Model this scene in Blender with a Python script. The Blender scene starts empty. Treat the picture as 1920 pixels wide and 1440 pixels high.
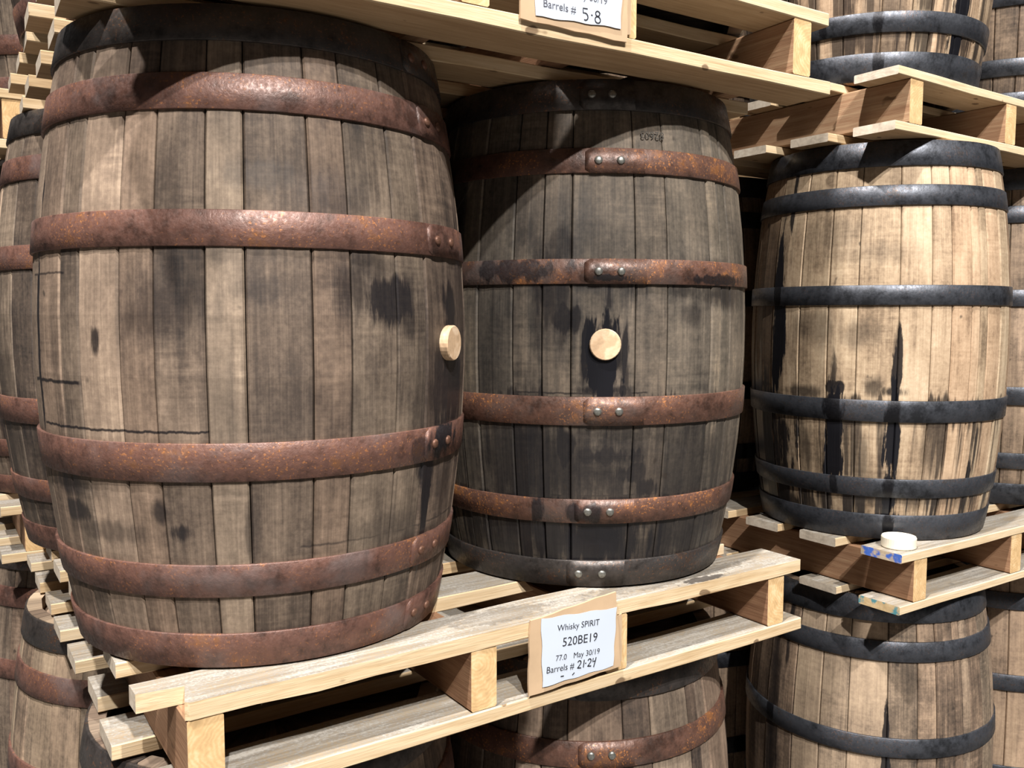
import bpy, bmesh, math, random
from mathutils import Vector, Matrix
S = bpy.context.scene
COL = S.collection
PI = math.pi
random.seed(7)

# ------------------------------------------------------------------ camera, light, exposure
cam_d = bpy.data.cameras.new('camera')
cam = bpy.data.objects.new('camera', cam_d)
COL.objects.link(cam)
cam.location = (-0.6369, -1.0167, 0.4443)
YAW, PITCH, ROLL = -0.5914, -0.0790, -0.0018
cam.matrix_world = (Matrix.Translation(cam.location) @ Matrix.Rotation(YAW, 4, 'Z') @ Matrix.Rotation(PITCH, 4, 'X')
                    @ Matrix.Rotation(ROLL, 4, 'Y') @ Matrix.Rotation(PI/2, 4, 'X'))
cam_d.sensor_fit = 'HORIZONTAL'
cam_d.sensor_width = 36.0
cam_d.lens = 1651.32/1920*36.0
cam_d.clip_start = 0.02
S.camera = cam

world = bpy.data.worlds.new('warehouse_air')
S.world = world
world.use_nodes = True
world.node_tree.nodes['Background'].inputs[0].default_value = (0.82, 0.92, 1.0, 1)
world.node_tree.nodes['Background'].inputs[1].default_value = 0.022

def lamp(name, loc, aim, watt, size, color):
    d = bpy.data.lights.new(name, 'AREA')
    d.shape = 'DISK'; d.size = size; d.energy = watt; d.color = color
    o = bpy.data.objects.new(name, d); COL.objects.link(o)
    o.location = loc
    o.rotation_euler = (Vector(aim)-Vector(loc)).to_track_quat('-Z', 'Y').to_euler()
    return o
lamp('high_bay_lamp_west', (-2.5, -6.1, 7.1), (0.3, 0.2, 0.3), 900, 0.16, (1.0, 0.955, 0.90))
lamp('high_bay_lamp_centre', (-0.7, -5.8, 7.5), (0.3, 0.2, 0.3), 930, 0.16, (1.0, 0.96, 0.91))
lamp('high_bay_lamp_overhead', (-2.0, -1.0, 6.3), (-0.2, 0.2, 0.3), 700, 0.2, (1.0, 0.94, 0.88))

S.view_settings.view_transform = 'Standard'
S.view_settings.look = 'None'
S.view_settings.gamma = 1.0
S.view_settings.use_curve_mapping = False
S.view_settings.exposure = 0.0

# ------------------------------------------------------------------ node helpers
class NB:
    def __init__(s, name):
        s.mat = bpy.data.materials.new(name); s.mat.use_nodes = True
        s.nt = s.mat.node_tree; s.nt.nodes.clear()
        s.out = s.n('ShaderNodeOutputMaterial'); s.b = s.n('ShaderNodeBsdfPrincipled')
        s.nt.links.new(s.b.outputs[0], s.out.inputs[0])
    def n(s, t, **k):
        o = s.nt.nodes.new(t)
        for a, v in k.items(): setattr(o, a, v)
        return o
    def put(s, sock, v):
        if isinstance(v, bpy.types.NodeSocket): s.nt.links.new(v, sock)
        elif isinstance(v, (tuple, list)) and sock.type == 'RGBA' and len(v) == 3: sock.default_value = (*v, 1)
        else: sock.default_value = v
    def m(s, op, a, b=0.0, c=None, clamp=False):
        o = s.n('ShaderNodeMath', operation=op, use_clamp=clamp)
        s.put(o.inputs[0], a); s.put(o.inputs[1], b)
        if c is not None: s.put(o.inputs[2], c)
        return o.outputs[0]
    def v(s, op, a, b):
        o = s.n('ShaderNodeVectorMath', operation=op)
        s.put(o.inputs[0], a); s.put(o.inputs[1], b)
        return o.outputs['Value'] if op in ('LENGTH', 'DOT_PRODUCT') else o.outputs[0]
    def xyz(s, a, b, c):
        o = s.n('ShaderNodeCombineXYZ')
        for i, q in enumerate((a, b, c)): s.put(o.inputs[i], q)
        return o.outputs[0]
    def noise(s, vec, scale=1.0, detail=3.0, rough=0.55):
        o = s.n('ShaderNodeTexNoise')
        s.put(o.inputs['Vector'], vec); o.inputs['Scale'].default_value = scale
        o.inputs['Detail'].default_value = detail; o.inputs['Roughness'].default_value = rough
        return o.outputs[0]
    def ramp(s, f, stops):
        o = s.n('ShaderNodeValToRGB'); e = o.color_ramp.elements
        while len(e) < len(stops): e.new(0.5)
        for q, (p, c) in zip(e, stops): q.position = p; q.color = (*c, 1)
        s.put(o.inputs[0], f); return o.outputs[0]
    def rng(s, f, a, b, c=0.0, d=1.0, smooth=True):
        o = s.n('ShaderNodeMapRange', interpolation_type='SMOOTHSTEP' if smooth else 'LINEAR')
        s.put(o.inputs[0], f)
        for i, q in zip((1, 2, 3, 4), (a, b, c, d)): s.put(o.inputs[i], q)
        return o.outputs[0]
    def mix(s, f, a, b, blend='MIX'):
        o = s.n('ShaderNodeMix', data_type='RGBA', blend_type=blend)
        s.put(o.inputs[0], f); s.put(o.inputs[6], a); s.put(o.inputs[7], b)
        return o.outputs[2]
    def co(s): return s.n('ShaderNodeTexCoord').outputs['Object']
    def rand(s): return s.n('ShaderNodeObjectInfo').outputs['Random']
    def sep(s, v):
        o = s.n('ShaderNodeSeparateXYZ'); s.put(o.inputs[0], v); return o.outputs
    def attr(s, name):
        return s.n('ShaderNodeAttribute', attribute_type='OBJECT', attribute_name=name).outputs['Fac']
    def done(s, col, rough, metal=0.0, bump=None, strength=0.3, dist=0.002, spec=0.4):
        s.put(s.b.inputs['Base Color'], col); s.put(s.b.inputs['Roughness'], rough); s.put(s.b.inputs['Metallic'], metal)
        s.b.inputs['Specular IOR Level'].default_value = spec
        if bump is not None:
            o = s.n('ShaderNodeBump'); o.inputs['Strength'].default_value = strength; o.inputs['Distance'].default_value = dist
            s.put(o.inputs['Height'], bump); s.nt.links.new(o.outputs[0], s.b.inputs['Normal'])
        return s.mat

def oak(name, stops, stains=(), h=0.814, r=0.29, drips=None, tint_amt=0.55, joints=(), wetcol=(0.010, 0.010, 0.013), blotch=0.5, lines=()):
    """Weathered stave oak. stains: (angle in degrees, height fraction, half width m, half height m, strength)."""
    b = NB(name)
    co = b.co(); x, y, z = b.sep(co)
    th = b.m('ARCTAN2', x, b.m('MULTIPLY', y, -1.0))
    s = b.m('MULTIPLY', th, r)
    rnd = b.rand()
    off = b.m('MULTIPLY', rnd, 31.0)
    sv = b.xyz(s, off, z)
    g1 = b.noise(b.v('MULTIPLY', sv, (95, 1, 3.2)), 1, 4, .6)
    g2 = b.noise(b.v('MULTIPLY', sv, (330, 1, 9)), 1, 2, .6)
    saw = b.noise(b.v('MULTIPLY', sv, (9, 1, 120)), 1, 3, .6)
    per = b.noise(b.v('MULTIPLY', sv, (16, 1, 5)), 1, 4, .6)
    big = b.noise(b.xyz(s, 0.3, z), 7, 5, .6)
    W1 = b.noise(b.xyz(b.m('MULTIPLY', s, 55), 0.0, b.m('MULTIPLY', z, 8)), 1, 6, .66)
    W = b.m('SUBTRACT', W1, 0.5)
    pat = b.noise(b.v('MULTIPLY', sv, (13, 1, 9)), 1, 5, .68)
    tint = b.attr('tint')
    val = b.m('MULTIPLY_ADD', b.m('SUBTRACT', tint, .5), tint_amt, .5)
    sawa = b.m('MULTIPLY', b.rng(b.noise(b.xyz(s, off, z), 9, 2, .5), .42, .66), .42)
    fine = b.noise(sv, 130, 4, .7)
    for f, a in ((g1, .40), (g2, .30), (saw, sawa), (fine, .42), (per, .62), (pat, .50), (big, blotch)):
        val = b.m('MULTIPLY_ADD', b.m('SUBTRACT', f, .5), a, val)
    col = b.ramp(val, stops)
    hue = b.n('ShaderNodeObjectInfo').outputs['Random']
    hue = b.m('FRACT', b.m('MULTIPLY', hue, 7.31))
    col = b.mix(1.0, col, b.ramp(hue, ((.1, (1.035, .99, .965)), (.5, (1.0, 1.0, 1.0)), (.9, (.96, .99, .985)))), 'MULTIPLY')
    mask = None
    for (deg, zf, hw, hh, st) in stains:
        p = b.v('DIVIDE', b.v('SUBTRACT', b.xyz(s, z, 0.0), (math.radians((deg+270) % 360-180)*r, zf*h, 0)), (hw, hh, 1))
        d = b.v('LENGTH', p, (0, 0, 0))
        q = b.m('SUBTRACT', b.m('MULTIPLY_ADD', W, 3.4, 1.0), d)
        q = b.rng(q, -.20, .12, 0.0, st) if st > .94 else b.rng(q, -.40, .35, 0.0, st) if st > .8 else b.rng(q, -.8, .6, 0.0, st)
        mask = q if mask is None else b.m('MAXIMUM', mask, q)
    for (a0, a1, zf, hw, st) in lines:           # thin dark lines running around the barrel
        dz = b.m('ABSOLUTE', b.m('SUBTRACT', z, b.m('MULTIPLY_ADD', W, .008, zf*h)))
        q = b.rng(dz, hw*.4, hw*1.6, st, 0.0)
        q = b.m('MULTIPLY', q, b.m('MULTIPLY', b.rng(th, math.radians(a0+90)-.01, math.radians(a0+90)+.01), b.rng(th, math.radians(a1+90)-.01, math.radians(a1+90)+.01, 1.0, 0.0)))
        mask = q if mask is None else b.m('MAXIMUM', mask, q)
    if drips:
        for (z0, z1, amt, thr, drn) in drips:          # soaked vertical runs hanging from a hoop between two heights
            dn = b.noise(b.xyz(b.m('MULTIPLY', s, 34), 3.7, b.m('MULTIPLY', z, 1.6)), 1, 3, .6)
            zz = b.rng(z, z0*h, z1*h, 0.0, 1.0, smooth=False)
            fw = b.noise(b.xyz(b.m('MULTIPLY', s, 130), 1.2, b.m('MULTIPLY', z, 6)), 1, 4, .65)
            lvl = b.m('MULTIPLY_ADD', zz, .07*drn if drn > 0 else -.34, b.m('MULTIPLY_ADD', b.m('SUBTRACT', fw, .5), .45, dn))
            if drn < 0: lvl = b.m('ADD', lvl, .10)
            q = b.rng(lvl, thr, thr+.13, 0.0, amt)
            q = b.m('MULTIPLY', q, b.m('MULTIPLY', b.rng(z, z0*h-.012, z0*h), b.rng(z, z1*h, z1*h+.012, 1.0, 0.0)))
            mask = q if mask is None else b.m('MAXIMUM', mask, q)
    if mask is not None:
        col = b.mix(mask, col, wetcol)
        rough = b.rng(mask, 0, 1, .72, .30)
    else:
        rough = .72
    knots = b.noise(b.v('MULTIPLY', sv, (30, 1, 26)), 1, 2, .5)
    col = b.mix(b.rng(knots, .72, .78, 0, .75), col, (.035, .027, .022))
    hgt = b.m('ADD', b.m('MULTIPLY', g1, .6), b.m('ADD', b.m('MULTIPLY', g2, .4), b.m('MULTIPLY', saw, .25)))
    return b.done(col, rough, 0, hgt, .45, .0016, .35)

def rust(name, base, orange, grey, amt=.5, wet=(), h=.814, r=.30, speckle=.8, metal=.35, rr=(.36, .62)):
    b = NB(name)
    co = b.co(); x, y, z = b.sep(co)
    th = b.m('ARCTAN2', x, b.m('MULTIPLY', y, -1.0)); s = b.m('MULTIPLY', th, r)
    sv = b.xyz(s, b.m('MULTIPLY', b.rand(), 9.0), z)
    big = b.noise(b.v('MULTIPLY', sv, (9, 1, 16)), 1, 5, .62)
    fine = b.noise(sv, 190, 3, .6)
    mid = b.noise(sv, 55, 4, .65)
    speck = b.noise(sv, 260, 1, .5)
    k = b.m('MULTIPLY_ADD', b.m('SUBTRACT', mid, .5), .9, big)
    col = b.ramp(k, ((.28, tuple(c*.45 for c in base)), (.47, base), (.62, tuple(c*1.25 for c in base)), (.74, tuple((c*.6+d*.4) for c, d in zip(base, orange)))))
    o = b.rng(b.m('MULTIPLY_ADD', big, .8, b.m('MULTIPLY', mid, .5)), .70, .88, 0, amt)
    col = b.mix(o, col, orange)
    col = b.mix(b.m('MULTIPLY', b.rng(speck, .60, .68), b.rng(big, .42, .62, 0, speckle)), col, (.50, .20, .06))
    gm = b.rng(b.noise(b.v('MULTIPLY', sv, (7, 1, 9)), 1, 4, .6), .52, .70, 0, .6)
    col = b.mix(gm, col, grey)
    W = b.m('SUBTRACT', b.noise(b.xyz(b.m('MULTIPLY', s, 48), 0.0, b.m('MULTIPLY', z, 14)), 1, 4, .6), .5)
    mask = None
    for (deg, zf, hw, hh, st) in wet:
        p = b.v('DIVIDE', b.v('SUBTRACT', b.xyz(s, z, 0.0), (math.radians((deg+270) % 360-180)*r, zf*h, 0)), (hw, hh, 1))
        q = b.rng(b.m('SUBTRACT', b.m('MULTIPLY_ADD', W, 2.4, 1.0), b.v('LENGTH', p, (0, 0, 0))), 0, .35, 0, st)
        mask = q if mask is None else b.m('MAXIMUM', mask, q)
    if mask is not None: col = b.mix(mask, col, (.009, .009, .012))
    rough = b.rng(fine, .3, .7, *rr)
    return b.done(col, rough, metal, b.m('ADD', fine, b.m('MULTIPLY', mid, .6)), .5 if metal < .5 else .22, .0012, .5)

def softwood(name, axis, stops, grey=0.0, greycol=(.30, .28, .25), blotch=.35, spots=()):
    b = NB(name)
    co = b.co(); x, y, z = b.sep(co)
    off = b.m('MULTIPLY', b.rand(), 23.0)
    l, t = (x, y) if axis == 'x' else (y, x)
    v = b.xyz(b.m('ADD', l, off), t, z)
    g = b.noise(b.v('MULTIPLY', v, (5, 130, 130)), 1, 4, .6)
    f = b.noise(b.v('MULTIPLY', v, (20, 420, 420)), 1, 2, .6)
    big = b.noise(b.v('MULTIPLY', v, (7, 14, 14)), 1, 4, .6)
    val = b.m('MULTIPLY_ADD', b.m('SUBTRACT', b.rand(), .5), .30, .5)
    for q, a in ((g, .65), (f, .35), (big, blotch)): val = b.m('MULTIPLY_ADD', b.m('SUBTRACT', q, .5), a, val)
    col = b.ramp(val, stops)
    kn = b.noise(b.v('MULTIPLY', v, (22, 34, 34)), 1, 1, .4)
    col = b.mix(b.rng(kn, .73, .77, 0, .8), col, (.13, .075, .04))
    if grey:
        d = b.noise(b.v('MULTIPLY', v, (9, 22, 22)), 1, 5, .65)
        d2 = b.noise(v, 240, 3, .65)
        k = b.m('MULTIPLY_ADD', b.m('SUBTRACT', d2, .5), .9, d)
        greycol = b.ramp(b.m('MULTIPLY_ADD', b.m('SUBTRACT', g, .5), .8, k), ((.25, tuple(c*.45 for c in greycol)), (.5, greycol), (.75, tuple(min(1, c*1.7) for c in greycol))))
        col = b.mix(b.rng(k, .20, .62, grey*.6, grey), col, greycol)
        col = b.mix(b.rng(d, .62, .74, 0, .6), col, (.055, .055, .06))
    for (sx, sy, hw, hh, st) in spots:            # spilled liquid soaked into the board
        p = b.v('DIVIDE', b.v('SUBTRACT', b.xyz(x, y, 0.0), (sx, sy, 0)), (hw, hh, 1))
        q = b.m('SUBTRACT', b.m('MULTIPLY_ADD', b.m('SUBTRACT', b.noise(co, 70, 4, .6), .5), 1.8, 1.0), b.v('LENGTH', p, (0, 0, 0)))
        col = b.mix(b.rng(q, 0, .3, 0, st), col, (.05, .042, .036))
    return b.done(col, .75, 0, b.m('ADD', g, b.m('MULTIPLY', f, .5)), .4, .0015, .3)

def endgrain(name, c0, c1, paint=None):
    b = NB(name)
    co = b.co()
    v = b.v('ADD', co, b.xyz(0.013, 0.0, b.m('MULTIPLY_ADD', b.rand(), .05, .035)))
    x, y, z = b.sep(v)
    rr = b.v('LENGTH', b.xyz(b.m('SUBTRACT', x, b.m('MULTIPLY', b.m('ROUND', b.m('MULTIPLY', x, 3.0)), .333)), 0.0, z), (0, 0, 0))
    ring = b.m('SINE', b.m('MULTIPLY', b.m('MULTIPLY_ADD', b.noise(co, 25, 3), .03, rr), 1100.0))
    n = b.noise(co, 45, 4, .6)
    k = b.m('MULTIPLY_ADD', ring, .055, n)
    col = b.ramp(k, ((.25, tuple(a*.72 for a in c0)), (.5, c0), (.75, c1)))
    if paint:
        pn = b.noise(b.v('MULTIPLY', co, (30, 30, 30)), 1, 3, .6)
        col = b.mix(b.rng(pn, .44, .56, 0, .92), col, paint)
    return b.done(col, .8, 0, k, .25, .001, .25)

def plain(name, c, rough=.7, metal=0, var=.15, scale=40, bump=.15):
    b = NB(name)
    n = b.noise(b.co(), scale, 4, .6)
    col = b.ramp(n, ((.3, tuple(q*(1-var) for q in c)), (.7, tuple(min(1, q*(1+var)) for q in c))))
    return b.done(col, rough, metal, n, bump, .001)

def concrete(name, c):
    b = NB(name); co = b.co()
    n = b.noise(co, 1.3, 6, .6); f = b.noise(co, 60, 3, .6)
    col = b.ramp(b.m('MULTIPLY_ADD', b.m('SUBTRACT', f, .5), .3, n), ((.3, tuple(q*.7 for q in c)), (.7, c)))
    return b.done(col, .6, 0, f, .2, .002)

# ------------------------------------------------------------------ object helpers
def empty(name, loc, rz=0.0, label=None, cat=None, group=None):
    o = bpy.data.objects.new(name, None); COL.objects.link(o)
    o.location = loc; o.rotation_euler = (0, 0, rz); o.empty_display_size = .05
    if label: o['label'] = label
    if cat: o['category'] = cat
    if group: o['group'] = group
    return o
def mesh_from(bm, name, mats, smooth=False):
    me = bpy.data.meshes.new(name)
    bmesh.ops.recalc_face_normals(bm, faces=bm.faces[:])
    bm.to_mesh(me); bm.free()
    for m_ in mats: me.materials.append(m_)
    if smooth:
        for p in me.polygons: p.use_smooth = True
    return me
def link(name, me, parent=None, loc=(0, 0, 0), rot=(0, 0, 0)):
    o = bpy.data.objects.new(name, me); COL.objects.link(o)
    o.parent = parent; o.location = loc; o.rotation_euler = rot
    return o
def box(bm, x0, x1, y0, y1, z0, z1):
    v = [bm.verts.new(p) for p in ((x0,y0,z0),(x1,y0,z0),(x1,y1,z0),(x0,y1,z0),(x0,y0,z1),(x1,y0,z1),(x1,y1,z1),(x0,y1,z1))]
    for f in ((0,3,2,1),(4,5,6,7),(0,1,5,4),(1,2,6,5),(2,3,7,6),(3,0,4,7)): bm.faces.new([v[i] for i in f])

# ------------------------------------------------------------------ materials
OAK_A = ((.12, (.028, .022, .019)), (.36, (.088, .064, .049)), (.55, (.170, .125, .093)), (.74, (.275, .203, .150)), (.92, (.42, .315, .23)))
OAK_A2 = ((.12, (.020, .019, .017)), (.36, (.056, .047, .038)), (.55, (.112, .092, .072)), (.74, (.19, .152, .115)), (.92, (.33, .255, .18)))
OAK_B = ((.10, (.060, .044, .031)), (.32, (.225, .155, .100)), (.52, (.41, .295, .195)), (.72, (.55, .415, .285)), (.92, (.70, .56, .41)))
OAK_C = ((.12, (.045, .035, .028)), (.36, (.15, .11, .080)), (.55, (.30, .22, .155)), (.74, (.42, .31, .215)), (.92, (.54, .41, .29)))
stA1 = [(-56, .47, .06, .14, .55), (-52, .56, .028, .035, .9), (-50, .43, .05, .09, .88), (-66, .16, .05, .02, .6), (-82, .615, .03, .02, .6), (-115, .63, .05, .012, .35), (-127, .60, .012, .04, .55), (-75, .20, .05, .018, .45), (-160, .24, .03, .016, .85), (-112, .60, .02, .02, .3),
        (-77, .565, .035, .030, .9), (-87, .585, .022, .028, .7), (-71, .55, .014, .035, .75), (-109, .578, .030, .014, .45), (-128, .555, .045, .030, .50),
        (-136, .535, .020, .022, .6), (-146.8, .505, .007, .016, .85), (-53, .50, .034, .05, .9), (-58, .43, .018, .085, .85), (-48, .42, .040, .075, .90),
        (-64, .40, .030, .07, .55), (-62, .31, .024, .045, .92), (-61, .23, .010, .075, .95), (-50, .25, .02, .05, .5), (-58, .40, .055, .045, .70), (-40, .55, .05, .14, .6),
        (-173, .52, .006, .17, .95), (-163, .52, .010, .06, .35), (-161, .28, .042, .014, .8), (-150, .215, .06, .010, .5), (-112, .215, .008, .035, .6), (-128, .22, .014, .012, .85), (-133, .25, .009, .011, .8),
        (-118, .40, .02, .05, .35), (-100, .40, .07, .035, .28), (-88, .72, .05, .025, .45), (-107, .745, .05, .016, .4), (-136, .93, .09, .03, .4)]
lnA1 = [(-172, -120, .372, .0016, .9), (-178, -153, .44, .0022, .9), (-178, -158, .605, .0014, .7), (-100, -40, .19, .0014, .5), (-80, -40, .115, .0016, .6)]
stA2 = [(-121.7, .44, .024, .075, 1.0), (-127.6, .47, .006, .05, .95), (-115.6, .475, .006, .045, .9), (-130, .24, .11, .07, .78), (-95, .22, .14, .09, .66), (-150, .26, .09, .09, .78), (-122, .095, .11, .05, .93), (-100, .09, .06, .04, .8), (-85, .10, .12, .05, .78), (-160, .10, .10, .06, .79), (-141, .11, .03, .05, .9), (-75, .27, .03, .06, .5), (-160, .45, .05, .2, .45), (-140, .72, .10, .05, .35),
        (-138, .585, .030, .07, .78), (-134, .535, .030, .020, .85), (-135, .675, .026, .030, .65), (-121.7, .425, .021, .065, 1.0), (-125.5, .455, .010, .055, 1.0), (-117.6, .465, .006, .04, .9),
        (-128.3, .44, .004, .035, .75), (-115, .43, .004, .028, .8), (-121.7, .399, .042, .010, .9), (-161, .61, .04, .018, .6), (-128, .603, .035, .014, .6),
        (-76, .585, .055, .020, .75), (-95, .59, .02, .012, .6), (-92, .545, .02, .015, .5), (-122, .27, .065, .016, .85), (-112, .235, .035, .016, .85), (-133, .29, .018, .035, .9), (-106, .205, .018, .020, .9),
        (-140, .26, .020, .055, .80), (-150, .30, .035, .030, .65), (-141, .205, .014, .028, .85), (-124, .095, .046, .034, .97), (-138, .09, .030, .032, .9), (-110, .07, .03, .02, .65), (-100, .10, .055, .03, .62), (-80, .09, .07, .03, .55), (-88, .26, .06, .05, .35),
        (-155, .07, .05, .04, .5), (-165, .2, .06, .16, .5), (-121, .24, .14, .10, .34), (-150, .12, .05, .03, .5), (-80, .64, .05, .01, .5)]
lnA2 = [(-160, -100, .192, .0016, .7), (-150, -108, .393, .0016, .75), (-160, -90, .062, .0016, .6)]
stB1 = [(148, .18, .13, .17, .96), (172, .06, .10, .03, .85), (150, .25, .12, .16, .92), (165, .20, .05, .10, .75), (160, .56, .06, .2, .5), (-172, .54, .05, .03, .5), (-152, .52, .04, .022, .45), (-165, .77, .06, .03, .35), (-150, .72, .08, .02, .25), (-178, .37, .05, .012, .8),
        (167, .66, .014, .10, 1.0), (168.5, .52, .022, .12, 1.0), (166.5, .43, .016, .07, 1.0), (-162.5, .415, .006, .06, .85), (-162, .385, .022, .016, .95), (-162, .28, .022, .10, 1.0), (-163.5, .20, .015, .07, 1.0), (-165, .10, .010, .06, .9),
        (-136.8, .42, .011, .07, .95), (-137.5, .38, .024, .012, .9), (-137.4, .26, .016, .12, 1.0), (-137.8, .12, .014, .07, 1.0), (-136.6, .035, .02, .03, .95), (-137, .49, .006, .03, .7),
        (-97, .24, .005, .055, .9), (-99, .175, .007, .03, .95), (172, .90, .007, .10, .95), (140, .20, .07, .22, .8), (150, .38, .08, .012, .9), (158, .10, .06, .08, .85), (-175, .22, .016, .045, .7), (170, .2, .03, .07, .6),
        (-151, .20, .018, .05, .55), (-122, .24, .020, .06, .6), (-128, .12, .03, .025, .7), (-150, .115, .05, .02, .75), (-108, .12, .05, .022, .6), (-170, .53, .045, .035, .30), (-150, .515, .03, .020, .3), (-178, .545, .014, .016, .5), (-146, .39, .015, .018, .75)]
M_A1 = oak('aged_oak_rusty_barrel', OAK_A, stA1, .814, .30, lines=lnA1)
M_A2 = oak('aged_oak_soaked_barrel', OAK_A2, stA2, .814, .29, lines=lnA2, drips=((.0, .185, .85, .50, 1), (.185, .34, .60, .56, 1), (.389, .44, .7, .60, -1), (.56, .605, .8, .58, 1)))
M_B1 = oak('pale_oak_dripping_barrel', OAK_B, stB1, .858, .28, drips=((.165, .31, .80, .54, 1), (.05, .112, .92, .50, 1), (.359, .41, .85, .62, -1)), blotch=.42)
M_B0 = oak('pale_oak_lower_barrel', OAK_C, [(-137, .50, .010, .16, .95), (168, .60, .02, .3, .8), (175, .9, .006, .1, .9)], .858, .28, blotch=.45, tint_amt=.5)
M_B2 = oak('pale_oak_upper_barrel', OAK_B, [(-98, .15, .022, .20, 1.0), (-150, .1, .045, .03, .8), (-135, .12, .04, .2, .5), (170, .1, .08, .2, .9)], .858, .28, drips=((.05, .112, .85, .46, 1), (.165, .30, .8, .47, 1)))
M_BR = oak('brown_oak_right_barrel', OAK_C, [(-110, .40, .03, .10, .95)], .858, .28, drips=((.05, .112, .6, .55, 1),), tint_amt=.5)
M_OLD = oak('aged_oak_back_barrel', OAK_A, [(-150, .3, .03, .2, .6), (-40, .7, .04, .2, .5), (60, .3, .06, .2, .6), (170, .4, .02, .3, .7)], .814, .30, drips=((0, .3, .6, .60, 1),))
M_YOUNG = oak('honey_oak_back_barrel', OAK_C, [(-120, .5, .01, .3, .7)], .814, .30)
RUST = rust('rusty_hoop_steel', (.128, .064, .049), (.24, .105, .045), (.16, .125, .12), .45, speckle=.5, metal=.2,
            wet=[(-55, .33, .05, .03, .95), (-66, .32, .02, .02, .6), (-45, .14, .04, .02, .3)], h=.814, r=.31)
RUST2 = rust('stained_rusty_hoop_steel', (.112, .056, .040), (.30, .125, .045), (.10, .085, .080), .7, speckle=.75, metal=.2,
             wet=[(-150, .63, .09, .022, .80), (-120, .612, .03, .007, .9), (-80, .612, .09, .010, .85), (-128, .155, .04, .02, .8), (-143, .16, .012, .03, .85), (-120, .03, .12, .05, .85), (-150, .02, .12, .05, .8), (-95, .03, .12, .045, .78), (-70, .03, .10, .04, .7)], h=.814, r=.30)
HEADSTEEL = rust('dark_oily_head_hoop_steel', (.058, .050, .047), (.12, .060, .035), (.065, .065, .068), .30, h=.814, r=.26, speckle=.25, metal=.5, rr=(.34, .55))
STEEL = rust('dark_hoop_steel', (.060, .065, .078), (.075, .062, .055), (.095, .102, .120), .2,
             wet=[(-162, .33, .025, .05, .95), (-137.5, .33, .016, .05, .95), (-137.5, .135, .014, .04, .95), (-137, .03, .016, .04, .95), (167, .62, .014, .04, .95), (-162, .14, .010, .04, .8)], h=.858, r=.29, speckle=.10, metal=.6, rr=(.36, .52))
RIVET_GREY = plain('worn_rivet_steel', (.26, .26, .24), .38, .7, .3, 300)
RIVET_RUST = plain('rusty_rivet', (.15, .075, .05), .5, .3, .35, 300)
BUNG = endgrain('bung_wood', (.62, .43, .27), (.80, .62, .44))
HEAD = oak('barrel_head_oak', OAK_A, (), blotch=.3)

FRESH = ((.15, (.34, .21, .11)), (.38, (.54, .39, .225)), (.58, (.67, .52, .335)), (.85, (.76, .63, .45)))
WOOD_X = softwood('pallet_board_pine', 'x', FRESH)
WOOD_TOP = softwood('dusty_board_top', 'x', FRESH, grey=.95, greycol=(.25, .235, .212))
WOOD_TOP_STAINED = softwood('dusty_board_top_with_spill', 'x', FRESH, grey=.95, greycol=(.25, .235, .212), spots=((.445, .012, .055, .014, .9), (.40, .045, .20, .030, .40), (.06, .05, .10, .03, .35)))
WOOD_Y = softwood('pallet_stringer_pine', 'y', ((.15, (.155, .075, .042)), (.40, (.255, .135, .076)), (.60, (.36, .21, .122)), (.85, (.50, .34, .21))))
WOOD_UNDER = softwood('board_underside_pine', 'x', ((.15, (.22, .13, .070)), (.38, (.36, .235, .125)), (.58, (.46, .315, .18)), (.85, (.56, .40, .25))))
END = endgrain('cut_end_pine', (.66, .44, .22), (.78, .60, .36))
END_PALE = endgrain('pale_board_end', (.70, .60, .48), (.82, .74, .62))
BLUE = endgrain('blue_painted_board_end', (.52, .42, .30), (.60, .50, .36), (.02, .12, .55))
TEAL = endgrain('teal_painted_board_end', (.60, .44, .24), (.70, .55, .34), (.05, .26, .32))
CARD = plain('brown_cardboard', (.52, .37, .235), .85, 0, .08, 18)
PAPER = plain('white_copy_paper', (.56, .625, .735), .6, 0, .02, 9)
INK = plain('black_print', (.02, .02, .025), .6, 0, .1, 60, 0)
INK_GREY = plain('faded_print', (.10, .10, .12), .6, 0, .1, 60, 0)
STAMP = plain('burnt_stamp', (.045, .040, .034), .8, 0, .2, 60, 0)
CAPM = plain('cream_plastic', (.86, .80, .66), .45, 0, .05, 30)

# ------------------------------------------------------------------ setting
def struct(name, bm, mat):
    o = link(name, mesh_from(bm, name, [mat])); o['kind'] = 'structure'; return o
ZF = -1.155
bm = bmesh.new(); box(bm, -7, 9, -8, 7, ZF-.1, ZF); struct('floor', bm, concrete('concrete_floor', (.15, .14, .13)))
bm = bmesh.new(); box(bm, -7, 9, 7, 7.1, ZF, 7); struct('wall_back', bm, concrete('painted_block_wall', (.05, .05, .052)))

# ------------------------------------------------------------------ barrels
HOOPS_A = ((0.0, .058), (.119, .171), (.300, .358), (.644, .697), (.842, .896), (.944, 1.0))
HOOPS_B = ((0.0, .066), (.112, .160), (.305, .359), (.595, .644), (.839, .889), (.936, 1.0))
_rivet = None
def rivet_mesh():
    bm = bmesh.new(); prev = None
    rings = ((.0066, 0), (.0066, .0012), (.0054, .0030), (.0026, .0038))
    for r_, h_ in rings:
        ring = [bm.verts.new((r_*math.cos(k*PI/5), r_*math.sin(k*PI/5), h_)) for k in range(10)]
        if prev:
            for k in range(10): bm.faces.new((prev[k], prev[(k+1) % 10], ring[(k+1) % 10], ring[k]))
        prev = ring
    bm.faces.new(prev)
    return bm
RIV_G = mesh_from(rivet_mesh(), 'rivet_grey', [RIVET_GREY], True)
RIV_R = mesh_from(rivet_mesh(), 'rivet_rusty', [RIVET_RUST], True)

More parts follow.
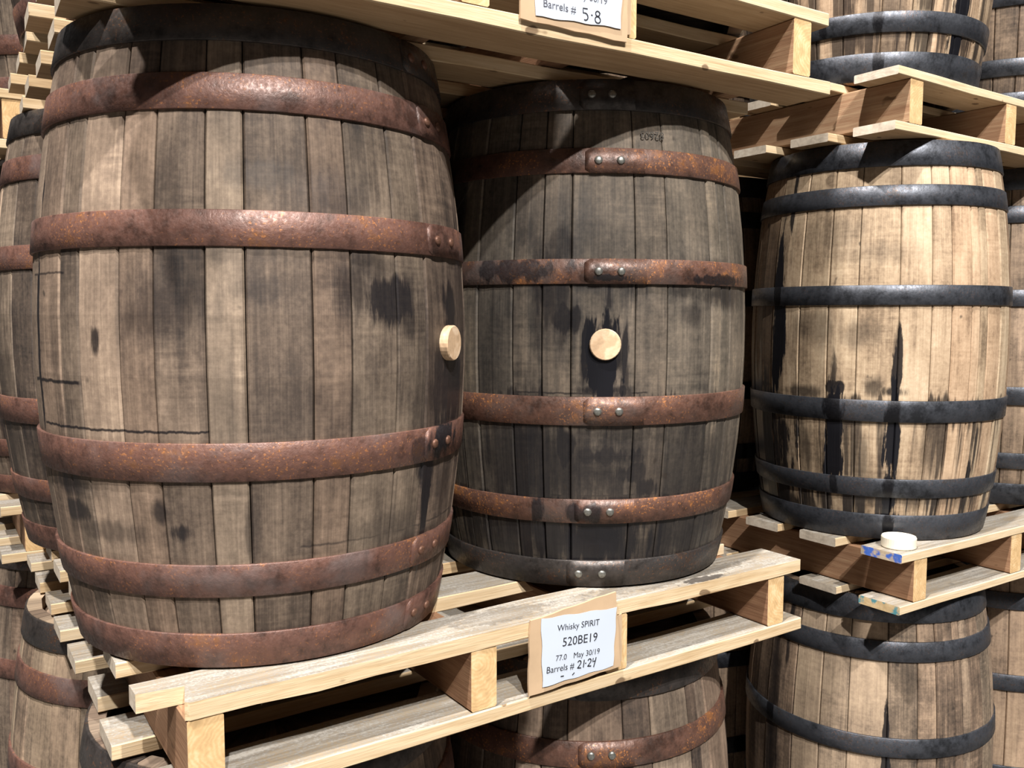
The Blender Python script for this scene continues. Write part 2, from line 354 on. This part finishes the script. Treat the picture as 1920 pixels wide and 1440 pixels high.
def barrel(loc, spec, label, group):
    h, R, r0, pw = spec['h'], spec['R'], spec['r0'], spec['pw']
    prof = lambda z: R-(R-r0)*abs(2*z/h-1)**pw
    slope = lambda z: -(R-r0)*pw*abs(2*z/h-1)**(pw-1)*(1 if z > h/2 else -1)*2/h
    rnd = random.Random(spec['seed'])
    root = empty('whisky_barrel', loc, 0, label, 'barrel', group)
    # staves
    ang = list(spec['joints'])
    a = ang[-1]
    end = ang[0]+360
    while end-a > 19:
        a += rnd.uniform(9.5, 17); ang.append(a)
    if end-a > 14: ang.append((a+end)/2)
    ang.append(end)
    NZ = 11
    for i in range(len(ang)-1):
        a0, a1 = math.radians(ang[i]), math.radians(ang[i+1])
        bm = bmesh.new()
        push = rnd.uniform(-.0009, .0009)
        rows = []
        for k in range(NZ+1):
            z = h*k/NZ; r_ = prof(z)
            g = .0007/r_
            aa = (a0+g, a0+g+.0022/r_, (a0+a1)/2, a1-g-.0022/r_, a1-g)
            dr = (-.0022, push, push+.0003, push, -.0022)
            row = [bm.verts.new(((r_+d)*math.cos(t), (r_+d)*math.sin(t), z)) for t, d in zip(aa, dr)]
            row += [bm.verts.new(((r_-.024)*math.cos(t), (r_-.024)*math.sin(t), z)) for t in (a1-g, a0+g)]
            rows.append(row)
        n = 7
        for k in range(NZ):
            for j in range(n):
                bm.faces.new((rows[k][j], rows[k][(j+1) % n], rows[k+1][(j+1) % n], rows[k+1][j]))
        bm.faces.new(rows[0]); bm.faces.new(rows[-1])
        me = mesh_from(bm, 'stave', [spec['wood']])
        o = link('stave', me, root)
        o['tint'] = spec['tints'].get(i, rnd.uniform(.18, .82))
    # heads
    for zc in (.03, h-.045):
        bm = bmesh.new()
        c = prof(zc)-.022
        lo = [bm.verts.new((c*math.cos(k*PI/16), c*math.sin(k*PI/16), zc)) for k in range(32)]
        hi = [bm.verts.new((c*math.cos(k*PI/16), c*math.sin(k*PI/16), zc+.015)) for k in range(32)]
        bm.faces.new(lo); bm.faces.new(hi)
        for k in range(32): bm.faces.new((lo[k], lo[(k+1) % 32], hi[(k+1) % 32], hi[k]))
        o = link('barrel_head', mesh_from(bm, 'barrel_head', [HEAD]), root); o['tint'] = .4
    # hoops with lapped, riveted ends
    for q, (f0, f1) in enumerate(spec['hoops']):
        z0, z1 = max(f0*h, .001), min(f1*h, h-.001)
        ra, rb = spec['riv'][q]
        bm = bmesh.new()
        NS = 72
        chime = q in (0, 5)
        def pt(t, z, d):
            r_ = prof(z)+.0022+d
            return (r_*math.cos(t), r_*math.sin(t), z)
        zi = (z0, z0+.0012, z1-.0012, z1)
        # the band runs as a straight (conical) strip between its two edges
        rows = []
        for k in range(NS):
            t = 2*PI*k/NS
            rows.append([bm.verts.new(p) for p in (pt(t, z0, -.003), pt(t, z0, .0007), pt(t, z0+.0008, .0016), pt(t, (z0+z1)/2, .0018), pt(t, z1-.0008, .0016), pt(t, z1, .0007), pt(t, z1, -.003))])
        for k in range(NS):
            A, B = rows[k], rows[(k+1) % NS]
            for j in range(6): bm.faces.new((A[j], B[j], B[j+1], A[j+1]))
        # lap: a second thickness with a rounded end past the left rivet, fading flush to the right
        t0 = math.radians(min(ra, rb)-4.2); t1 = math.radians(max(ra, rb)+8)
        lrows = []
        NL = 12
        for k in range(NL+1):
            u = k/NL; t = t0+(t1-t0)*u
            d = .0017+.0011*(1-max(0, (u-.6)/.4))
            e = .0 if u > .13 else (.13-u)/.13
            zz0, zz1 = z0+(z1-z0)*.16*e**2.2, z1-(z1-z0)*.16*e**2.2
            lrows.append([bm.verts.new(p) for p in (pt(t, zz0, 0), pt(t, zz0, d), pt(t, (zz0+zz1)/2, d+.0002), pt(t, zz1, d), pt(t, zz1, 0))])
        for k in range(NL):
            for j in range(4): bm.faces.new((lrows[k][j], lrows[k+1][j], lrows[k+1][j+1], lrows[k][j+1]))
        bm.faces.new(lrows[0])
        me = mesh_from(bm, 'hoop', [spec.get('headsteel', spec['steel']) if q in spec.get('headq', (5,)) else spec['steel']], True)
        ho = link('hoop', me, root)
        for t in (ra, rb):
            zc = (z0+z1)/2; tt = math.radians(t); d = .0046 if True else 0
            p = pt(tt, zc, .0028)
            tilt = math.atan(slope(zc))
            nrm = Vector((math.cos(tt), math.sin(tt), -slope(zc))).normalized()
            rv = link('rivet', spec['rivet'], ho, p, nrm.to_track_quat('Z', 'Y').to_euler())
    # bung
    if spec.get('bung') is not None:
        tb, zb, br, bh = spec['bung']
        bm = bmesh.new(); prev = None
        for r_, hh in ((br*.96, -.012), (br, 0), (br, bh-.0015), (br*.95, bh)):
            ring = [bm.verts.new((r_*math.cos(k*PI/14), r_*math.sin(k*PI/14), hh)) for k in range(28)]
            if prev:
                for k in range(28): bm.faces.new((prev[k], prev[(k+1) % 28], ring[(k+1) % 28], ring[k]))
            prev = ring
        bm.faces.new(prev)
        tt = math.radians(tb); r_ = prof(zb*h)+.0004
        nrm = Vector((math.cos(tt), math.sin(tt), 0))
        link('bung', mesh_from(bm, 'bung', [spec.get('bungmat', BUNG)]), root, (r_*math.cos(tt), r_*math.sin(tt), zb*h), nrm.to_track_quat('Z', 'Y').to_euler())
    return root

def dup(root, loc, rz, label, group=None, mats=None, sz=1.0, seed=0, shift=.0):
    rnd = random.Random(seed)
    r = root.copy(); COL.objects.link(r); r.location = loc; r.rotation_euler = (0, 0, rz); r.scale = (1, 1, sz)
    r.location.z += .0022; r['label'] = label
    if group: r['group'] = group
    def sub(o, p):
        c = o.copy(); COL.objects.link(c); c.parent = p
        if 'tint' in o: c['tint'] = min(1, max(0, rnd.uniform(.15, .85)+shift))
        if mats and o.data and o.data.materials and o.data.materials[0] in mats:
            c.material_slots[0].link = 'OBJECT'; c.material_slots[0].material = mats[o.data.materials[0]]
        for g in o.children: sub(g, c)
    for ch in list(root.children): sub(ch, r)
    return r

SP1 = dict(h=.8085, R=.305, r0=.258, pw=1.85, seed=3, hoops=HOOPS_A, wood=M_A1, steel=RUST, headsteel=HEADSTEEL, rivet=RIV_R,
           joints=[-173.5, -160.1, -152.6, -140.5, -131.9, -120.2, -111.5, -96.7, -87.3, -74.5, -64, -42, -31],
           tints={0: .60, 1: .45, 2: .85, 3: .55, 4: .38, 5: .82, 6: .38, 7: .42, 8: .48, 9: .42, 10: .40, 11: .30},
           riv=((-60.5, -52.8), (-61.8, -54.3), (-60.4, -53.1), (-58.5, -50.4), (-57, -50.0), (-60, -52)), bung=(-53.3, .498, .0245, .010))
SP2 = dict(h=.8085, R=.295, r0=.250, pw=2.1, seed=5, hoops=((0, .057), (.136, .185), (.333, .389), (.605, .653), (.816, .864), (.938, 1.0)), wood=M_A2, steel=RUST2, headsteel=HEADSTEEL, headq=(0, 5), rivet=RIV_G,
           joints=[-163.8, -150.7, -141.1, -132.1, -112.2, -101.4, -83.5, -78, -72.2, -57.2],
           tints={0: .5, 1: .45, 2: .42, 3: .52, 4: .52, 5: .52, 6: .80, 7: .5, 8: .6},
           riv=((-129.3, -120.9), (-126.4, -119.1), (-123.8, -117.3), (-123.9, -117.1), (-123.9, -116.8), (-126, -119)), bung=(-121.7, .490, .0245, .005))
SP3 = dict(h=.854, R=.285, r0=.245, pw=2.07, seed=11, hoops=HOOPS_B, wood=M_B1, steel=STEEL, rivet=RIV_G,
           joints=[144.1-360, 163.6-360, -179.3, -165.7, -153.2, -136.6, -123.2, -114.3, -104.3, -99.5, -94.5, -84.2, -72.5],
           tints={0: .5, 1: .5, 2: .45, 3: .42, 4: .48, 5: .62, 6: .60, 7: .55, 8: .66, 9: .5, 10: .6, 11: .6},
           riv=((40, 48), (38, 45), (41, 48), (39, 46), (42, 49), (40, 47)), bung=None)
GA = 'whisky barrels stacked on pallets'
A1 = barrel((-.208, .299, .0018), SP1, 'weathered oak barrel with wide rust-brown hoops at the left, bung at its right edge', GA)
A2 = barrel((.397, .285, .0018), SP2, 'dark stained oak barrel with rusty hoops and a round pale bung facing front', GA)
B1 = barrel((1.2717, .2604, -.0430), SP3, 'pale oak barrel with dark steel hoops and black drips behind the cream cap', GA)

# number burnt into a stave of the dark barrel (upside down)
def text(name, body, width, parent, mat, loc, rot, bold=0.0):
    c = bpy.data.curves.new(name, 'FONT'); c.body = body; c.size = 1.0; c.align_x = 'LEFT'; c.resolution_u = 3
    c.offset = bold
    c.materials.append(mat)
    o = bpy.data.objects.new(name, c); COL.objects.link(o)
    bpy.context.view_layer.update()
    k = width/max(o.dimensions.x, 1e-4)
    me = bpy.data.meshes.new_from_object(o.evaluated_get(bpy.context.evaluated_depsgraph_get()))
    bpy.data.objects.remove(o); bpy.data.curves.remove(c)
    me.name = name
    o = link(name, me)
    if not me.materials: me.materials.append(mat)
    o.parent = parent; o.scale = (k, k, k); o.location = loc; o.rotation_euler = rot
    return o

def stamp(root, idx, ang, z, body, width, spec):
    st = [c for c in root.children if c.name.startswith('stave')]
    st.sort(key=lambda o: o.name)
    t = math.radians(ang); h, Rm, r0, pw = spec['h'], spec['R'], spec['r0'], spec['pw']
    u = 2*z/h-1; rr = Rm-(Rm-r0)*abs(u)**pw; sl = -(Rm-r0)*pw*abs(u)**(pw-1)*(1 if u > 0 else -1)*2/h
    nrm = Vector((math.cos(t), math.sin(t), -sl)).normalized()
    right = Vector((-math.sin(t), math.cos(t), 0)); up = nrm.cross(right)
    o = text('burnt_number', body, width, st[idx], STAMP, (0, 0, 0), (0, 0, 0), bold=.004)
    k = o.scale[0]
    M = Matrix(((-right.x, -up.x, nrm.x, 0), (-right.y, -up.y, nrm.y, 0), (-right.z, -up.z, nrm.z, 0), (0, 0, 0, 1)))
    p = Vector((rr*math.cos(t), rr*math.sin(t), z))+nrm*.0016+right*width/2+up*width*.12
    o.matrix_local = Matrix.Translation(p) @ M @ Matrix.Diagonal((k, k, k, 1))

# ------------------------------------------------------------------ pallets
SB = .089
TOPY = (0, .171, .334, .497, .660, .816, .985, 1.165)
BOTY = (0, .179, .343, .512, .675, .843, 1.008, 1.18)
def board(name, parent, x0, x1, y0, y1, z0, z1, seed, mats, bevel_end=0, outline=None, nx=8, top=1, rough=.0012):
    """one sawn board along x: wavy edges, softened arrises; faces get slots fresh / top / end / underside."""
    rnd = random.Random(seed)
    bm = bmesh.new()
    ph = [rnd.uniform(0, 6.3) for _ in range(4)]
    w = lambda x, p, a: a*(math.sin(x*9+p)+.6*math.sin(x*23+2*p))
    rows = []
    e = .0016
    warp = rnd.uniform(-.0016, 0)
    for k in range(nx+1):
        x = x0+(x1-x0)*k/nx
        a, b_ = y0+w(x, ph[0], rough), y1+w(x, ph[1], rough)
        dz = warp*math.sin(PI*k/nx)
        zt, zb = z1+w(x, ph[2], rough*.35)+dz, z0+w(x, ph[3], rough*.7)+dz
        if k in (0, nx) and bevel_end:
            pass
        rows.append([bm.verts.new(p) for p in ((x, a, zb+e), (x, a, zt-e), (x, a+e, zt), (x, b_-e, zt), (x, b_, zt-e), (x, b_, zb+e), (x, b_-e, zb), (x, a+e, zb))])
    # raked cut at the right-hand end
    if bevel_end:
        for i, v in enumerate(rows[-1]):
            f = (v.co.y-y0)/(y1-y0)
            v.co.x += -bevel_end*(1 if v.co.z > (z0+z1)/2 else 0)+bevel_end*.4*f
    for k in range(nx):
        for j in range(8):
            f = bm.faces.new((rows[k][j], rows[k+1][j], rows[k+1][(j+1) % 8], rows[k][(j+1) % 8]))
            f.material_index = 1 if j in (2,) and top else (3 if j == 6 else 0)
    for rw in (rows[0], rows[-1]):
        bm.faces.new(rw).material_index = 2
    return link(name, mesh_from(bm, name, mats), parent)

def pallet(loc, rz, label, group, seed, t=.022, main=False, ends=(END, None), tw=.092, topy=TOPY, boty=BOTY, xa=-.448, xb=.680, painted=False, sw=.042):
    root = empty('wooden_pallet', loc, rz, label, 'pallet', group)
    rnd = random.Random(seed)
    z1, z2, z3 = -t, -t-SB, -2*t-SB
    ms = [WOOD_X, WOOD_TOP, END_PALE, WOOD_UNDER]
    for i, y0 in enumerate(topy):
        j = rnd.uniform(-.006, .006); mm = list(ms)
        if painted and i == 0: mm[2] = BLUE
        if main and i == 0:
            # front board with its left front corner split away
            pts = [(-.447, .089), (-.446, .056), (-.428, .054), (-.392, .050), (-.397, .028), (-.403, .004)]
            n = 14
            fr = [(-.398+(xb+.398)*k/n, .0012*math.sin(k*1.7)+(.0 if k else .0)) for k in range(n+1)]
            outl = pts+fr+[(xb, .089)]+[(xb-(xb+.447)*k/n, .089+.0012*math.sin(k*2.1)) for k in range(1, n)]
            bm = bmesh.new()
            zz = lambda q: .0010*math.sin(q[0]*8)
            up = [bm.verts.new((x, y, 0+zz((x, y)))) for x, y in outl]; dn = [bm.verts.new((x, y, z1+.0015*math.sin(x*31)+zz((x, y)))) for x, y in outl]
            bm.faces.new(up).material_index = 1; bm.faces.new(dn).material_index = 3
            m_ = len(outl)
            for k in range(m_):
                f = bm.faces.new((up[k], up[(k+1) % m_], dn[(k+1) % m_], dn[k]))
                f.material_index = 2 if k in (0, 5+n+1) else 0
            link('deck_board', mesh_from(bm, 'deck_board', [WOOD_X, WOOD_TOP_STAINED, END_PALE, WOOD_UNDER]), root)
            continue
        if main and i == 1:
            board('deck_board', root, xa, .205, y0, y0+tw, z1, 0, seed*50+i, mm, bevel_end=.018)
            board('deck_board', root, .36, xb-.035, y0-.02, y0+tw-.02, z1, 0, seed*50+40, mm)
            continue
        board('deck_board', root, xa+(j if i else 0), xb+(rnd.uniform(-.008, .004) if i else 0), y0, y0+tw, z1, -rnd.uniform(0, .001), seed*50+i, mm)
    for i, y0 in enumerate(boty):
        mm = list(ms)
        if painted and i == 0: mm[2] = TEAL
        j = rnd.uniform(-.005, .005) if i else 0
        board('base_board', root, xa-.002+j, xb+.008+(rnd.uniform(-.008, .004) if i else 0), y0, y0+tw, z3, z2-.0005, seed*50+20+i, mm)
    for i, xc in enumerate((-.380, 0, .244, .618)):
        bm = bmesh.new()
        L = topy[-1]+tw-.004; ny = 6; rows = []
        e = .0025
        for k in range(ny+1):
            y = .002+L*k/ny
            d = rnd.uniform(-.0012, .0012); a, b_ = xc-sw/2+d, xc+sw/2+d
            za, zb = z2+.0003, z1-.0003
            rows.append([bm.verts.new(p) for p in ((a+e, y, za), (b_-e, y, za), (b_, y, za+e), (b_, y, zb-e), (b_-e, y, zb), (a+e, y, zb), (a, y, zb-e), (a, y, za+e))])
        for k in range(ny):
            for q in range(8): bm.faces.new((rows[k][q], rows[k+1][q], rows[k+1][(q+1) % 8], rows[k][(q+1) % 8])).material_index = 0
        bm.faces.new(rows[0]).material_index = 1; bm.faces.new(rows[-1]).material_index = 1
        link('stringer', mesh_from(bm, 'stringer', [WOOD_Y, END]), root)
    return root

GP = 'wooden pallets between the barrel tiers'
HA2 = .9469
pallet((0, 0, 0), 0, 'dusty wooden pallet with a split front corner, carrying the lower paper label', GP, 1, main=True)
pallet((-.0355, -.0361, HA2), -.0281, 'wooden pallet overhead at top centre, carrying the upper paper label', GP, 2)
ZA0 = ZF+.133
pallet((0, 0, ZA0), 0, 'bottom wooden pallet on the floor under the rusty-hooped stack', GP, 3)
ZB0 = ZF+.1258
pallet((1.4565, -.004, -.0445), -.016, 'wooden pallet at right with blue painted board end and cream cap on it', GP, 4, t=.0184, painted=True, tw=.098, sw=.0456,
       topy=(0, .159, .318, .477, .636, .80, .965, 1.13), boty=(0, .157, .318, .477, .636, .80, .965, 1.13))
pallet((1.444, .046, .9397), .008, 'upper right wooden pallet above the pale oak barrel', GP, 5, t=.0184, tw=.098, sw=.0456,
       topy=(0, .159, .318, .477, .636, .80, .965, 1.13), boty=(0, .155, .318, .477, .636, .80, .965, 1.13))
pallet((1.4565, .0, ZB0), 0, 'bottom wooden pallet on the floor under the right-hand stack', GP, 6, t=.0184, tw=.098, sw=.0456)
CX, CY = -.052, 1.292
pallet((CX, CY, 0), 0, 'middle wooden pallet of the stack behind, at the far left', GP, 7)
pallet((CX-.01, CY, HA2), 0, 'upper wooden pallet of the stack behind, at top left corner', GP, 8)
pallet((CX, CY, ZA0), 0, 'bottom wooden pallet on the floor of the stack behind', GP, 9)
DX, DY = -.09, 2.60
pallet((DX, DY, 0), 0, 'farthest wooden pallet, third in the row at the left edge', GP, 10)
pallet((DX, DY, ZA0), 0, 'bottom wooden pallet on the floor of the third stack', GP, 12)

# ------------------------------------------------------------------ repeated barrels
old = {M_A1: M_OLD, M_A2: M_OLD}
young = {M_A1: M_YOUNG}
SZ0 = (ZA0*-1-.133-.007)/.8085
# front stack: rear pair, tier below, tier above
dup(A1, (-.215, .925, 0), 2.3, 'old oak barrel with rusty hoops directly behind the left front barrel', mats=old, seed=21)
dup(A2, (.395, .915, 0), 1.9, 'old oak barrel hidden behind the dark stained front barrel', mats=old, seed=22)
dup(A1, (-.205, .30, ZA0), 2.9, 'oak barrel of the tier below, under the split pallet corner', mats=old, sz=SZ0, seed=23)
dup(A2, (.405, .30, ZA0), .0, 'oak barrel of the tier below with an orange rusty hoop under the lower label', mats=old, sz=SZ0, seed=24)
dup(A1, (-.225, .93, ZA0), 1.3, 'honey coloured barrel of the tier below at bottom left with a dark head hoop', mats=young, sz=SZ0, seed=25, shift=.1)
dup(A2, (.39, .92, ZA0), 2.6, 'old oak barrel of the tier below at the back of the front stack', mats=old, sz=SZ0, seed=26)
for q, (x, y, rz, wh) in enumerate(((-.195, .242, .7, 'front left'), (.415, .26, 2.0, 'front right'), (-.20, .862, 1.2, 'rear left'), (.415, .872, 2.9, 'rear right'))):
    dup(A1 if q % 2 == 0 else A2, (x, y, HA2), rz, 'old oak barrel on the overhead pallet, at its %s corner' % wh, mats=old, seed=30+q)
# right-hand stack
b2 = {M_B1: M_B2}; b0 = {M_B1: M_B0}; br = {M_B1: M_BR}
dup(B1, (1.262, .315, .9397), 0, 'pale oak barrel with dark hoops at top right, upper tier', mats=b2, seed=41)
dup(B1, (1.285, .262, ZB0), 0, 'brown oak barrel with dark hoops at bottom right, under the painted pallet', mats=b0, seed=42)
dup(B1, (1.872, .275, -.0445), math.radians(200), 'oak barrel with dark hoops at the right edge, middle tier', mats=br, seed=43)
dup(B1, (1.862, .30, .9397), math.radians(194), 'oak barrel with dark hoops at the right edge, upper tier', mats=br, seed=44)
b3 = dup(B1, (1.872, .27, ZB0), math.radians(196), 'oak barrel with a bung and riveted dark hoops at the right edge, lower tier', mats=br, seed=45)
for z, wh, sd in ((-.0445, 'middle', 46), (ZB0, 'lower', 47), (.9397, 'upper', 48)):
    dup(B1, (1.28, .86 if z < .5 else .90, z), 1.0, 'pale oak barrel behind the front one, left rear of the right-hand stack, %s tier' % wh, mats=br, seed=sd)
# stacks behind, far left
for (x, y, z, rz, lab, ms_, sz) in (
        (CX-.205, CY+.31, 0, .9, 'old oak barrel of the stack behind, middle tier at the left edge', old, 1),
        (CX-.205, CY+.93, 0, 2.1, 'old oak barrel at the rear of the stack behind, middle tier', old, 1),
        (CX-.20, CY+.31, ZA0, .3, 'old oak barrel of the stack behind, lower tier at bottom left edge', old, SZ0),
        (CX-.21, CY+.93, ZA0, 1.7, 'old oak barrel at the rear of the stack behind, lower tier', old, SZ0),
        (CX-.215, CY+.31, HA2, 2.8, 'grey stained oak barrel in the top left corner of the stack behind', old, 1),
        (DX-.205, DY+.31, 0, 1.1, 'old oak barrel of the third stack, middle tier', old, 1),
        (DX-.205, DY+.31, ZA0, 1.1, 'old oak barrel of the third stack, lower tier', old, SZ0)):
    dup(A1, (x, y, z), rz, lab, mats=ms_, sz=sz, seed=int(x*100+y*10+z*7))

stamp(A2, 4, -105.2, .722, '82603', .040, SP2)

# ------------------------------------------------------------------ paper labels on cardboard
def sheet(bm, c, y, nx, ny, amp, seed, thick):
    rnd = random.Random(seed); ph = rnd.uniform(0, 6)
    def P(u, v):
        (ax, az), (bx_, bz), (cx, cz), (dx_, dz) = c       # top-left, top-right, bottom-right, bottom-left
        x = (ax*(1-u)+bx_*u)*(1-v)+(dx_*(1-u)+cx*u)*v
        z = (az*(1-u)+bz*u)*(1-v)+(dz*(1-u)+cz*u)*v
        ed = 0.0012*(math.sin(u*17+ph)+math.sin(v*13+ph)) if (u in (0, 1) or v in (0, 1)) else 0
        yy = y-amp*(.5+.5*math.sin(u*4.2+ph)*math.cos(v*3.1+ph*.7))
        return x+ed*.7, yy, z+ed*.7
    G = [[bm.verts.new(P(i/nx, j/ny)) for i in range(nx+1)] for j in range(ny+1)]
    H = [[bm.verts.new(Vector(P(i/nx, j/ny))+Vector((0, thick, 0))) for i in range(nx+1)] for j in range(ny+1)]
    for j in range(ny):
        for i in range(nx):
            bm.faces.new((G[j][i], G[j][i+1], G[j+1][i+1], G[j+1][i])); bm.faces.new((H[j][i], H[j+1][i], H[j+1][i+1], H[j][i+1]))
    ring = [(0, i) for i in range(nx+1)]+[(j, nx) for j in range(1, ny+1)]+[(ny, i) for i in range(nx-1, -1, -1)]+[(j, 0) for j in range(ny-1, 0, -1)]
    for a, b_ in zip(ring, ring[1:]+ring[:1]):
        bm.faces.new((G[a[0]][a[1]], G[b_[0]][b_[1]], H[b_[0]][b_[1]], H[a[0]][a[1]]))
def strokes(name, polys, parent, mat, origin, scale, ang, y, w=.0011):
    """pen strokes: flat ribbons with round joins, built in the sheet's plane."""
    bm = bmesh.new(); ca, sa = math.cos(ang), math.sin(ang)
    for pl in polys:
        P = [(origin[0]+scale*(a*ca-b_*sa), origin[1]+scale*(a*sa+b_*ca)) for a, b_ in pl]
        L_, R_ = [], []
        for i, p in enumerate(P):
            q0, q1 = P[max(0, i-1)], P[min(len(P)-1, i+1)]
            d = Vector((q1[0]-q0[0], q1[1]-q0[1])).normalized(); nx_, nz_ = -d.y*w, d.x*w
            L_.append(bm.verts.new((p[0]+nx_, y, p[1]+nz_))); R_.append(bm.verts.new((p[0]-nx_, y, p[1]-nz_)))
        for i in range(len(P)-1): bm.faces.new((L_[i], L_[i+1], R_[i+1], R_[i]))
    return link(name, mesh_from(bm, name, [mat]), parent)
def arc(cx, cy, rx, ry, a0, a1, n=9):
    return [(cx+rx*math.cos(math.radians(a0+(a1-a0)*k/n)), cy+ry*math.sin(math.radians(a0+(a1-a0)*k/n))) for k in range(n+1)]
TWO = arc(.28, .72, .26, .26, 170, -35)+[(.0, .02), (.12, .06), (.62, .0)]
ONE = [(.2, 1.0), (.16, .5), (.12, .0)]
FOUR = [[(.08, 1.0), (.02, .55), (.5, .58)], [(.56, 1.05), (.42, .5), (.22, -.2)]]
FIVE = [[(.62, 1.0), (.12, .98), (.14, .60), (.40, .60)]+arc(.38, .30, .28, .30, 90, -120)]
EIGHT = [arc(.34, .78, .24, .22, 20, 270)+arc(.34, .26, .30, .28, 90, -270, 14)+[(.5, .66), (.6, .9)]]
mv = lambda pls, dx: [[(a+dx, b_) for a, b_ in p] for p in pls]

def placard(loc, rz, corners, paper, label, seed, lines, pen, flap=None):
    root = empty('label_placard', loc, rz, label, 'label', 'paper labels stapled to pallets')
    bm = bmesh.new(); sheet(bm, corners, -.0045, 8, 6, .0015, seed, .0035)
    if flap: sheet(bm, flap, -.0005, 2, 4, .0008, seed+1, .0015)
    link('cardboard_backing', mesh_from(bm, 'cardboard_backing', [CARD], False), root)
    bm = bmesh.new(); sheet(bm, paper, -.0066, 14, 12, .0003, seed+5, .0003)
    pp = link('paper_sheet', mesh_from(bm, 'paper_sheet', [PAPER], False), root)
    for body, x, z, wd, ang, mat in lines:
        text('printed_text', body, wd, pp, mat, (x, -.0072, z), (PI/2, -ang, 0))
    strokes('handwritten_number', pen['p'], pp, INK, pen['o'], pen['s'], pen['a'], -.0072, pen.get('w', .0009))
    return root
a = math.radians(-4.3)
placard((0, 0, 0), 0, ((.074, .003), (.236, .018), (.247, -.102), (.072, -.109)), ((.093, .004), (.236, -.006), (.230, -.097), (.096, -.099)),
        'white paper label 520BE19 on cardboard stapled to the middle pallet', 4,
        [('Whisky SPIRIT', .122, -.0200, .080, a, INK), ('520BE19', .131, -.0450, .066, a, INK), ('77.0', .119, -.0645, .020, a, INK),
         ('May 30/19', .152, -.0672, .050, a, INK), ('Barrels #', .102, -.0795, .051, a, INK)],
        dict(p=mv([TWO], 0)+mv([ONE], .85)+[[(1.22, .5), (1.42, .5)]]+mv([TWO], 1.65)+mv(FOUR, 2.45)+[[(-.75, -.72), (-.42, -.45)], [(-2.6, -.62), (-2.1, -.62)]], o=(.160, -.0850), s=.0118, a=a),
        flap=((.240, -.022), (.252, -.020), (.252, -.096), (.246, -.096)))
placard((-.0355, -.0371, HA2), -.0281, ((.060, .10-.09), (.244, .012), (.242, -.121), (.064, -.119)), ((.086, .0), (.236, .0), (.230, -.105), (.086, -.113)),
        'white paper label on cardboard stapled to the overhead pallet', 9,
        [('520BE19', .125, -.052, .066, 0, INK_GREY), ('Whisky SPIRIT', .116, -.024, .080, 0, INK_GREY), ('77.0', .112, -.0765, .020, 0, INK_GREY), ('May 30/19', .148, -.0770, .056, 0, INK_GREY), ('Barrels #', .098, -.0985, .053, 0, INK_GREY)],
        dict(p=mv(FIVE, 0)+[[(1.0, .55), (1.18, .55)]]+mv(EIGHT, 1.4), o=(.162, -.104), s=.0155, a=0, w=.0009),
        flap=((.232, .0), (.252, .0), (.252, -.108), (.232, -.108)))

# ------------------------------------------------------------------ cream cap on the right pallet
bm = bmesh.new(); prev = None
for r_, z in ((.0335, 0), (.035, .002), (.035, .021), (.0335, .0235), (.0300, .0240), (.0285, .0232)):
    ring = [bm.verts.new((r_*math.cos(k*PI/20), r_*math.sin(k*PI/20), z)) for k in range(40)]
    if prev:
        for k in range(40): bm.faces.new((prev[k], prev[(k+1) % 40], ring[(k+1) % 40], ring[k]))
    else: bm.faces.new(ring)
    prev = ring
bm.faces.new(prev)
o = link('plastic_cap', mesh_from(bm, 'plastic_cap', [CAPM]), None, (1.062, .046, -.0440))
o['label'] = 'small round cream plastic cap lying on the blue-ended pallet board'; o['category'] = 'cap'
